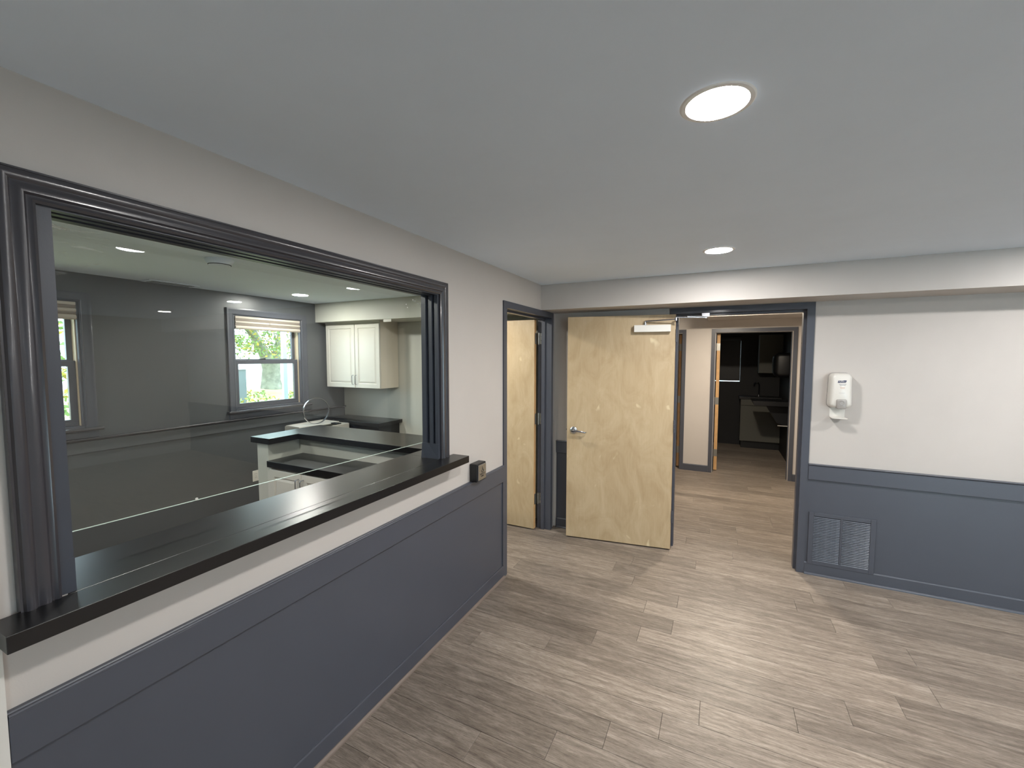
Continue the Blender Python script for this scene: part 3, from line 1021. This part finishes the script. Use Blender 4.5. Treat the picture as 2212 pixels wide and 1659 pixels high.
L2 = light('ceiling_light', -2.467, 3.008, 'lamp_office', 'round LED light in the office ceiling near the window corner', GO)
more(L2, 1.75, 0, 'office LED ceiling light hidden behind the top of the frame')
more(L2, 1.75, -1.95, 'office LED ceiling light above the raised counter')
more(L2, 0, -2.9, 'office LED ceiling light left of the first window')
GC = 'round LED lights in the corridor ceiling'
L3 = light('ceiling_light', 1.55, 5.45, 'lamp_corridor', 'round LED light in the corridor ceiling', GC)

# ------------------------------------------------------------------ office ceiling bits
t = empty('smoke_detector', (-1.54, 1.70, H), 'pale round detector on the office ceiling just under the frame top', 'smoke detector')
obj('dome', MB().lathe([(.055, H - .040), (.062, H - .038), (.080, H - .014), (.083, H - .0005)], (-1.54, 1.70, 0), 'z', 36), 'ceiling', t, smooth=True)
obj('slot', MB().lathe([(.0650, H - .0365), (.0662, H - .0330), (.0640, H - .0310)], (-1.54, 1.70, 0), 'z', 36), 'void', t, label='dark sensing slot')
t = empty('ceiling_register', (-2.87, 2.05, H), 'slim white air register on the office ceiling over the window wall', 'vent')
obj('frame', MB().box(-2.945, -2.80, 1.86, 2.24, H - .007, H - .0005), 'ceiling', t, bevel=.002)
for k in range(3):
    obj('slot', MB().box(-2.925 + k * .042, -2.903 + k * .042, 1.89, 2.21, H - .0078, H - .0071), 'void', t)


# ------------------------------------------------------------------ office windows
def office_window(name, y0, y1, label):
    t = empty(name, (XO, (y0 + y1) / 2, WZ0), label, kind='structure')
    fo = lambda a, z, d: (XO + d, a, z)
    prof = [(0, .0005), (0, .010), (.008, .015), (.014, .011), (.030, .014), (.050, .018), (.060, .022), (.068, .020), (.070, .0005)]
    obj('casing', MB().sweep(prof, y0 + .0, y1, WZ0 - .001, WZ1, fo), 'trim', t, smooth=True)
    obj('sill', MB().prism([(XO - .06, WZ0 - .028), (XO + .044, WZ0 - .028), (XO + .050, WZ0 - .016), (XO + .044, WZ0 - .001), (XO - .06, WZ0 - .001)],
                           y0 - .095, y1 + .095, 'y'), 'casing', t, bevel=.003)
    obj('apron', MB().box(XO + .0005, XO + .016, y0 - .075, y1 + .075, 1.047, WZ0 - .0285), 'trim', t, bevel=.003)
    obj('jamb', MB().sweep([(-.0, .0), (-.012, .0), (-.012, -.135), (.0, -.135)], y0, y1, WZ0, WZ1, fo, full=True), 'trim', t)
    # beige vinyl track on both jambs
    for ya, yb in ((y0 + .0125, y0 + .018), (y1 - .018, y1 - .0125)):
        obj('jamb_liner', MB().box(XO - .125, XO - .034, ya, yb, WZ0 + .013, WZ1 - .013), 'vinyl_liner', t)
    ya, yb = y0 + .020, y1 - .020
    zm = 1.655
    us = obj('upper_sash', MB().sweep([(0, -.088), (.034, -.088), (.034, -.118), (0, -.118)], ya + .034, yb - .034, zm, WZ1 - .047, fo, full=True), 'trim', t, bevel=.002)
    obj('pane', MB().box(XO - .105, XO - .100, ya + .03, yb - .03, zm - .005, WZ1 - .043), 'window_glass', us)
    ls = obj('lower_sash', MB().sweep([(0, -.048), (.044, -.048), (.044, -.082), (.006, -.082), (0, -.075)], ya + .044, yb - .044, WZ0 + .064, zm - .052, fo, full=True), 'trim', t, bevel=.002)
    obj('pane', MB().box(XO - .068, XO - .063, ya + .04, yb - .04, WZ0 + .06, zm - .048), 'window_glass', ls)
    obj('bottom_rail', MB().box(XO - .082, XO - .046, ya, yb, WZ0 + .012, WZ0 + .040), 'trim', ls, bevel=.002)
    yc = (y0 + y1) / 2 - .05
    lk = MB().box(XO - .080, XO - .052, yc - .03, yc + .03, zm - .007, zm + .003)
    lk.prism([(yc - .03, zm + .003), (yc + .035, zm + .012), (yc + .03, zm + .003)], XO - .074, XO - .058, 'x')
    obj('sash_lock', lk, 'black', ls)
    return t


office_window('window_2', WINS[1][0], WINS[1][1], 'charcoal-framed sash window near the office corner')
office_window('window_3', WINS[0][0], WINS[0][1], 'charcoal-framed sash window at the left end of the office')


def blind(y0, y1, label):
    t = empty('window_blind', (XO, (y0 + y1) / 2, 1.96), label, 'blind', 'striped blinds on the office windows')
    obj('headrail', MB().box(XO - .028, XO + .012, y0 + .004, y1 - .004, 2.068, 2.092), 'blind_light', t, bevel=.004)
    zt = 2.0675
    for k, (hh, m) in enumerate(((.024, 'blind_dark'), (.026, 'blind_light'), (.020, 'blind_dark'), (.036, 'blind_light'))):
        bulge = .010 if m == 'blind_light' else .003
        mb = MB()
        n = 6
        f = [(XO + .006 + bulge * math.sin(math.pi * i / n), zt - hh * i / n) for i in range(n + 1)]
        mb.prism(f + [(XO - .022, zt - hh), (XO - .022, zt)], y0 + .005, y1 - .005, 'y')
        obj('fabric_fold', mb, m, t, smooth=True)
        zt -= hh + .0003
    yc = (y0 + y1) / 2
    obj('pull_tab', MB().lathe([(.012, XO + .013), (.010, XO + .017)], (0, yc, 2.033), 'x', 16), 'grey_plastic', t, label='small grey pull tab')
    return t


blind(WINS[1][0] + .012, WINS[1][1] - .012, 'raised cream and taupe striped blind on the window near the office corner')
blind(WINS[0][0] + .012, WINS[0][1] - .012, 'raised cream and taupe striped blind on the window at the far left')


# hall windows behind the camera
for i, (x0, x1) in enumerate(RW):
    t = empty('window_%d' % (4 + i), (x0, YB, .85), 'daylight window in the wall behind the camera', kind='structure')
    fb = lambda a, z, d: (a, YB + d, z)
    obj('frame', MB().sweep([(.07, .02), (-.04, .02), (-.04, -.12), (.0, -.12), (.0, .0), (.07, .0)], x0, x1, .06, 2.2, fb, full=True), 'trim', t)
    obj('mullion', MB().box((x0 + x1) / 2 - .03, (x0 + x1) / 2 + .03, YB - .08, YB - .03, .10, 2.16), 'trim', t)
    obj('pane', MB().box(x0 + .03, x1 - .03, YB - .06, YB - .055, .09, 2.17), 'window_glass', t)


# ------------------------------------------------------------------ cabinets
def raised_door(parent, x0, x1, z0, z1, yf, hside, hz, m='cab'):
    """raised panel door facing -y; yf is its front face"""
    mb = MB()
    th_, st = .019, .052
    outer = [(x0, z0), (x1, z0), (x1, z1), (x0, z1)]
    def ring(i, dy):
        return [(x0 + i, yf + dy, z0 + i), (x1 - i, yf + dy, z0 + i), (x1 - i, yf + dy, z1 - i), (x0 + i, yf + dy, z1 - i)]
    loops = [ring(0, th_), ring(0, .003), ring(.003, 0), ring(st, 0), ring(st + .004, .007), ring(st + .008, .007), ring(st + .026, .0015)]
    vs = [p for L_ in loops for p in L_]
    fs = []
    for i in range(len(loops) - 1):
        for k in range(4):
            k2 = (k + 1) % 4
            fs.append((i * 4 + k, i * 4 + k2, (i + 1) * 4 + k2, (i + 1) * 4 + k))
    fs.append((3, 2, 1, 0)); n = (len(loops) - 1) * 4
    fs.append((n, n + 1, n + 2, n + 3))
    mb.add(vs, fs)
    d = obj('door', mb, m, parent, bevel=.0008)
    hx = x1 - .022 if hside == 'r' else x0 + .022
    z_a, z_b = hz
    pts = [(hx, yf, z_a), (hx, yf - .020, z_a), (hx, yf - .028, z_a + .008), (hx, yf - .028, z_b - .008), (hx, yf - .020, z_b), (hx, yf, z_b)]
    obj('handle', MB().tube(pts, .0040, 8), 'steel', d, smooth=True, label='slim brushed wire pull')
    return d


t = empty('wall_cabinet', (-2.5, YO, 1.309), 'white two-door wall cabinet hung under the office soffit', 'cabinet')
obj('carcass', MB().box(-2.930, -2.052, 3.7105, YO - .0005, 1.312, 2.0945), 'cab_side', t, bevel=.001)
obj('filler', MB().box(-2.93, -2.052, 3.700, 3.7100, 2.072, 2.0945), 'cab', t)
raised_door(t, -2.815 - .10, -2.440, 1.312, 2.068, 3.690, 'r', (1.352, 1.462))
raised_door(t, -2.435, -2.054, 1.312, 2.068, 3.690, 'l', (1.352, 1.462))
tag(obj('soffit_tag', MB().box(-1.885, -1.775, 3.581, 3.5885, 2.062, 2.09), 'white'), 'small white plastic tag on the soffit edge by the cabinet', 'tag')

# knee wall carrying the raised counter
kw = MB()
kw.box(-1.626, -1.503, 1.962, 2.50, 0, 1.0465)
kw.box(-1.503, -.1155, 2.22, 2.50, 0, 1.0465)
obj('wall_knee', kw, 'wall_office', kind='structure', label='low pale grey knee wall below the raised black counter')
t = empty('raised_counter', (-1, 2.3, 1.047), 'L-shaped raised black counter top on the low wall in the office', 'counter')
A = [(-1.661, 1.935), (-1.449, 1.935), (-1.449, 2.172), (-.2395, 2.1605), (-.1160, 2.1605), (-.1160, 2.545), (-1.661, 2.545)]
obj('counter_top', MB().prism(A, 1.0470, ZC, 'z'), 'laminate', t, bevel=.001)
t = empty('base_cabinet', (-.8, 2.1, 0), 'white raised-panel base cabinet under the lower black worktop', 'cabinet')
obj('carcass', MB().box(-1.4995, -.117, 1.951, 2.2195, .10, .8845), 'cab', t)
obj('plinth', MB().box(-1.4995, -.117, 1.99, 2.2195, 0, .0995), 'laminate_dark', t)
xs = [-1.455, -1.115, -.775, -.435, -.125]
for k in range(4):
    raised_door(t, xs[k] + .002, xs[k + 1] - .002, .12, .872, 1.931, 'r' if k % 2 == 0 else 'l', (.735, .835))
t = empty('lower_worktop', (-.8, 2.1, .89), 'lower black worktop with white cabinet doors beneath, behind the reception counter', 'counter')
obj('worktop', MB().box(-1.4640, -.1165, 1.922, 2.2190, .885, .930), 'laminate', t, bevel=.001)

# desk counter against the back wall
t = empty('desk_counter', (-2.5, 3.8, 0), 'black desk counter under the white wall cabinet', 'desk')
obj('desktop', MB().box(-2.925, -2.000, 3.60, YO - .0005, .886, .925), 'laminate', t, bevel=.001)
obj('side_panel', MB().box(-2.075, -2.05, 3.66, YO - .0005, 0, .8855), 'laminate_dark', t)
obj('side_panel', MB().box(-2.925, -2.90, 3.66, YO - .0005, 0, .8855), 'laminate_dark', t)
obj('modesty_panel', MB().box(-2.8995, -2.0755, 3.70, 3.72, .0, .8855), 'laminate_dark', t)

# white carcass with a board and a ring on it
t = empty('cabinet_carcass', (-2.67, 3.35, 0), 'topless white cabinet box standing before the black desk', 'cabinet')
x0, x1, y0, y1, zt = -2.885, -2.44, 3.085, 3.585, .905
obj('side_panel', MB().box(x0, x0 + .016, y0, y1, 0, zt), 'cab', t)
obj('side_panel', MB().box(x1 - .016, x1, y0, y1, 0, zt), 'cab', t)
obj('front_panel', MB().box(x0 + .0165, x1 - .0165, y0, y0 + .016, 0, zt), 'cab', t)
obj('back_panel', MB().box(x0 + .0165, x1 - .0165, y1 - .016, y1, 0, zt), 'cab', t)
obj('bottom_panel', MB().box(x0 + .0165, x1 - .0165, y0 + .0165, y1 - .0165, .1, .116), 'cab', t)
tag(obj('cover_board', MB().prism([(-2.875, 3.09), (-2.64, 3.078), (-2.56, 3.40), (-2.60, 3.58), (-2.90, 3.60)], .9052, .915, 'z'), 'white'),
    'thin white board lying on the topless cabinet under the metal ring', 'board')
tag(obj('black_clip', MB().box(-2.585, -2.47, 3.44, 3.50, .9055, .918), 'black', bevel=.004), 'small black clip lying across the cabinet box edge', 'clip')
# metal ring standing on edge
tx = Vector((.205, .978, 0)); cz = Vector((-2.658, 3.315, 1.0665))
pts = [cz + .147 * (math.cos(a_) * tx + math.sin(a_) * Vector((0, 0, 1))) for a_ in [2 * math.pi * k / 64 for k in range(64)]]
ax = Vector((tx.y, -tx.x, 0))
mb = MB()
n = 64
vs = []
for k in range(n):
    a_ = 2 * math.pi * k / n
    e = math.cos(a_) * tx + math.sin(a_) * Vector((0, 0, 1))
    for rr, dd in ((.1445, -.011), (.1500, -.011), (.1500, .011), (.1445, .011)):
        vs.append(cz + rr * e + dd * ax)
fs = []
for k in range(n):
    k2 = (k + 1) % n
    for j in range(4):
        j2 = (j + 1) % 4
        fs.append((k * 4 + j, k2 * 4 + j, k2 * 4 + j2, k * 4 + j2))
mb.add(vs, fs)
tag(obj('metal_ring', mb, 'steel', smooth=True), 'thin metal ring standing upright on the white board', 'ring')


# ------------------------------------------------------------------ electrical outlets
def outlet(loc, face, label, m='white'):
    """face: direction the plate looks at"""
    t = empty('wall_outlet', loc, label, 'outlet', rz=face)
    # local: plate in the x-z plane looking along -y
    obj('cover_plate', MB().box(-.035, .035, -.006, -.0003, -.0575, .0575), m, t, bevel=.0025)
    for zc in (.0195, -.0195):
        s = obj('socket', loft(MB(), [[(x, dy, z) for x, z in rrect(0, zc, .034, .028, .011, 5)] for dy in (-.0060, -.0085)]), m, t)
        for sx in (-.0065, .0065):
            obj('slot', MB().box(sx - .0012, sx + .0012, -.0090, -.0086, zc - .002, zc + .007), 'void', s)
    obj('screw', MB().lathe([(.003, -.0072), (.003, -.006)], (0, 0, 0), 'y', 8), 'steel', t)
    return t


outlet((XO, 2.79, .412), math.pi / 2, 'white outlet on the charcoal wall beside the low wall end')
outlet((-1.295, 2.22, .985), 0, 'white outlet on the low wall under the raised counter')
outlet((-2.40, YO, 1.178), 0, 'white outlet on the back wall under the white wall cabinet')

# ------------------------------------------------------------------ dark room furniture
t = empty('roller_blind', (1.5, 9.19, 1.2), 'lowered dark roller blind in the unlit room', 'blind')
obj('fabric', MB().box(1.245, 1.7975, 9.172, 9.178, 1.242, 2.01), 'black', t)
obj('headbox', MB().box(1.235, 1.80, 9.145, 9.195, 2.0105, 2.06), 'laminate_dark', t, bevel=.004)
obj('bottom_bar', MB().box(1.245, 1.7975, 9.168, 9.182, 1.229, 1.2418), 'box_grey', t)
t = empty('window_6', (1.5, 9.2, 1.2), 'window behind the dark roller blind', kind='structure')
obj('pane', MB().box(1.25, 1.80, 9.27, 9.275, 1.215, 1.995), 'window_glass', t)
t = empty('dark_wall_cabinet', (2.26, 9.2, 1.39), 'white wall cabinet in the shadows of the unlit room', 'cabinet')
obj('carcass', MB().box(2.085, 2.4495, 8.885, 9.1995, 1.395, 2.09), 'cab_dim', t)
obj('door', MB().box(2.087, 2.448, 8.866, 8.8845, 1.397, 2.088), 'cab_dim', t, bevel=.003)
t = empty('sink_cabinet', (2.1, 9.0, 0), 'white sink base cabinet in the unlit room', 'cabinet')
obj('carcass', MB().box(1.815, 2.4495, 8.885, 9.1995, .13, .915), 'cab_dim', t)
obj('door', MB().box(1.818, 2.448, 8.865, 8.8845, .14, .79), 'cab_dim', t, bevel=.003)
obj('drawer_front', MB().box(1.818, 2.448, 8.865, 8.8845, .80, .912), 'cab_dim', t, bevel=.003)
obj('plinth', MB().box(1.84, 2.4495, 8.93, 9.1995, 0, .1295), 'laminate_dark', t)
tag(obj('sink_worktop', MB().box(1.79, 2.4495, 8.84, 9.1995, .9155, .955), 'laminate_dark'), 'black worktop around the sink in the unlit room', 'counter')
t = empty('gooseneck_faucet', (2.10, 9.08, .9555), 'slim chrome gooseneck faucet in the unlit room', 'faucet')
fp = [(2.115, 9.10, .9556), (2.115, 9.10, 1.12)] + [(2.075 + .04 * math.cos(a_), 9.10, 1.17 + .05 * math.sin(a_)) for a_ in [math.radians(x) for x in range(0, 181, 20)]] + [(2.030, 9.10, 1.14)]
obj('spout', MB().tube(fp, .009, 8), 'chrome', t, smooth=True)
obj('base', MB().lathe([(.022, .9557), (.02, .985), (.012, .99)], (2.115, 9.10, 0), 'z', 16), 'chrome', t, smooth=True)
t = empty('paper_towel_dispenser', (2.43, 8.3, 1.3), 'black rounded towel dispenser on the right wall of the unlit room', 'dispenser')
lp = []
for dx, s in ((.0005, 1), (.14, 1), (.19, .85), (.215, .6)):
    lp.append([(2.4495 - dx, y, z) for y, z in rrect(8.20, 1.555, .30 * s, .40 * s, .07 * s)])
obj('housing', loft(MB(), lp), 'black', t, smooth=True)
t = empty('wall_desk', (2.44, 8.0, .5), 'black wall-hung desk with tapering support in the unlit room', 'desk')
obj('desktop', MB().prism([(2.449, .985), (1.93, .985), (1.965, .915), (2.449, .915)], 7.75, 8.25, 'y'), 'black', t)
obj('support', MB().prism([(2.449, .9145), (2.13, .9145), (2.30, .62), (2.449, .58)], 7.97, 8.03, 'y'), 'black', t)
obj('edge_strip', MB().box(2.31, 2.449, 7.955, 7.969, .575, .588), 'white', t)
outlet((1.524, 9.2, .62), 0, 'pale outlet on the back wall of the unlit room')

# ------------------------------------------------------------------ outdoors
gr = MB()
gr.add([(-3.12, -30, -.1), (-3.12, 45, -.1), (-11, 45, .71), (-11, -30, .71), (-14.5, 45, .74), (-14.5, -30, .74)],
       [(0, 1, 2, 3), (3, 2, 4, 5)])
obj('ground', gr, 'lawn', kind='structure', label='leaf-strewn autumn lawn outside the office windows')
obj('ground_pavement', MB().add([(-14.5, -30, .742), (-14.5, 45, .742), (-60, 70, .9), (-60, -40, .9)], [(0, 1, 2, 3)]), 'concrete', kind='structure',
    label='pale pavement beyond the lawn')
t = empty('yard_tree', (-11, 8.49, .70), 'large forked tree outside the window near the office corner', 'tree')
tr = MB()
tr.tube([(-11, 8.49, .60), (-11, 8.46, .95), (-11, 8.48, 1.3), (-11, 8.46, 1.55)], [.34, .27, .25, .27], 16)
tr.tube([(-11, 8.42, 1.45), (-11, 8.24, 1.85), (-11, 7.95, 2.35), (-10.9, 7.70, 2.9), (-10.9, 7.5, 3.9), (-11, 7.4, 5.5)], [.20, .15, .13, .12, .10, .06], 12)
tr.tube([(-11, 8.50, 1.40), (-11, 8.70, 1.85), (-11, 8.84, 2.3), (-11.1, 8.95, 3.2), (-11.1, 9.2, 5.0)], [.18, .13, .12, .11, .06], 12)
tr.tube([(-10.95, 8.05, 2.2), (-10.7, 7.4, 2.6), (-10.6, 6.9, 3.2)], [.06, .04, .02], 8)
tr.tube([(-11, 8.72, 1.9), (-10.8, 8.5, 2.3), (-10.7, 8.3, 2.7)], [.03, .02, .01], 6)
obj('trunk', tr, 'bark', t, smooth=True)
def leaves(cx, cy_, cz_, rx, ry, rz_, n, s, seed):
    random.seed(seed)
    mb = MB()
    for i in range(n):
        while True:
            p = (random.uniform(-1, 1), random.uniform(-1, 1), random.uniform(-1, 1))
            if p[0] ** 2 + p[1] ** 2 + p[2] ** 2 < 1: break
        # clumps
        c = Vector((cx + p[0] * rx, cy_ + p[1] * ry, cz_ + p[2] * rz_))
        u = Vector((random.gauss(0, 1), random.gauss(0, 1), random.gauss(0, .6))).normalized() * s * random.uniform(.6, 1.3)
        v = u.cross(Vector((random.gauss(0, 1), random.gauss(0, 1), random.gauss(0, 1)))).normalized() * s * .45
        mb.add([c - u, c + v, c + u, c - v], [(0, 1, 2, 3)], 0 if random.random() < .7 else 1)
    return mb
cr = MB()
random.seed(9)
cl = []
for i in range(90):
    cl.append((random.uniform(-11.8, -9.8), random.uniform(5.6, 9.6), random.uniform(1.75, 4.2)))
for i, c in enumerate(cl):
    m_ = leaves(c[0], c[1], c[2], .5, .42, .22, 95, .055, i)
    cr.add(m_.v, [], 0)
    b0 = len(cr.v) - len(m_.v)
    cr.f += [tuple(k + b0 for k in f) for f in m_.f]
    cr.mi += m_.mi
obj('foliage', cr, ['leafy', 'leafy_yellow'], t, kind='stuff')
t = empty('garden_shrub', (-7.5, 1.6, .2), 'leafy green shrub outside the window at the far left', 'shrub')
mb = leaves(-7.2, 2.2, 1.4, 1.1, 1.7, 1.35, 2600, .06, 77)
obj('foliage', mb, ['leafy', 'leafy_yellow'], t, kind='stuff')
obj('stems', MB().tube([(-7.2, 2.2, .3), (-7.3, 2.3, 1.2)], [.03, .01], 6).tube([(-7.1, 2.0, .3), (-7.0, 1.8, 1.3)], [.03, .01], 6), 'bark', t)
t = empty('flower_bed', (-8, 6, .4), 'low yellow-green bed plants below the tree', 'plants')
mb = MB()
for i in range(9):
    m_ = leaves(-8.6 + random.uniform(-.6, .6), 5.7 + i * .35, .62 + random.uniform(-.05, .1), .3, .25, .14, 60, .05, 200 + i)
    b0 = len(mb.v); mb.v += m_.v; mb.f += [tuple(k + b0 for k in f) for f in m_.f]; mb.mi += m_.mi
obj('foliage', mb, ['leafy', 'leafy_yellow'], t, kind='stuff')
t = empty('utility_box', (-9, 6.37, .5), 'grey utility cabinet standing on the lawn', 'utility box')
obj('body', MB().box(-9.25, -9.0, 6.22, 6.465, .40, 1.37), 'box_grey', t, bevel=.01)
obj('lid', MB().prism([(-9.28, 1.371), (-8.97, 1.371), (-9.12, 1.42)], 6.20, 6.485, 'y'), 'siding', t)
t = empty('porch_post', (-4.25, 4.06, 0), 'pale blue porch post just outside the window near the corner', 'post')
obj('shaft', MB().box(-4.245, -4.20, 4.03, 4.095, .02, 3.0), 'post', t, bevel=.006)
obj('base_collar', MB().box(-4.265, -4.18, 4.01, 4.115, 0.0, .14), 'post', t, bevel=.006)
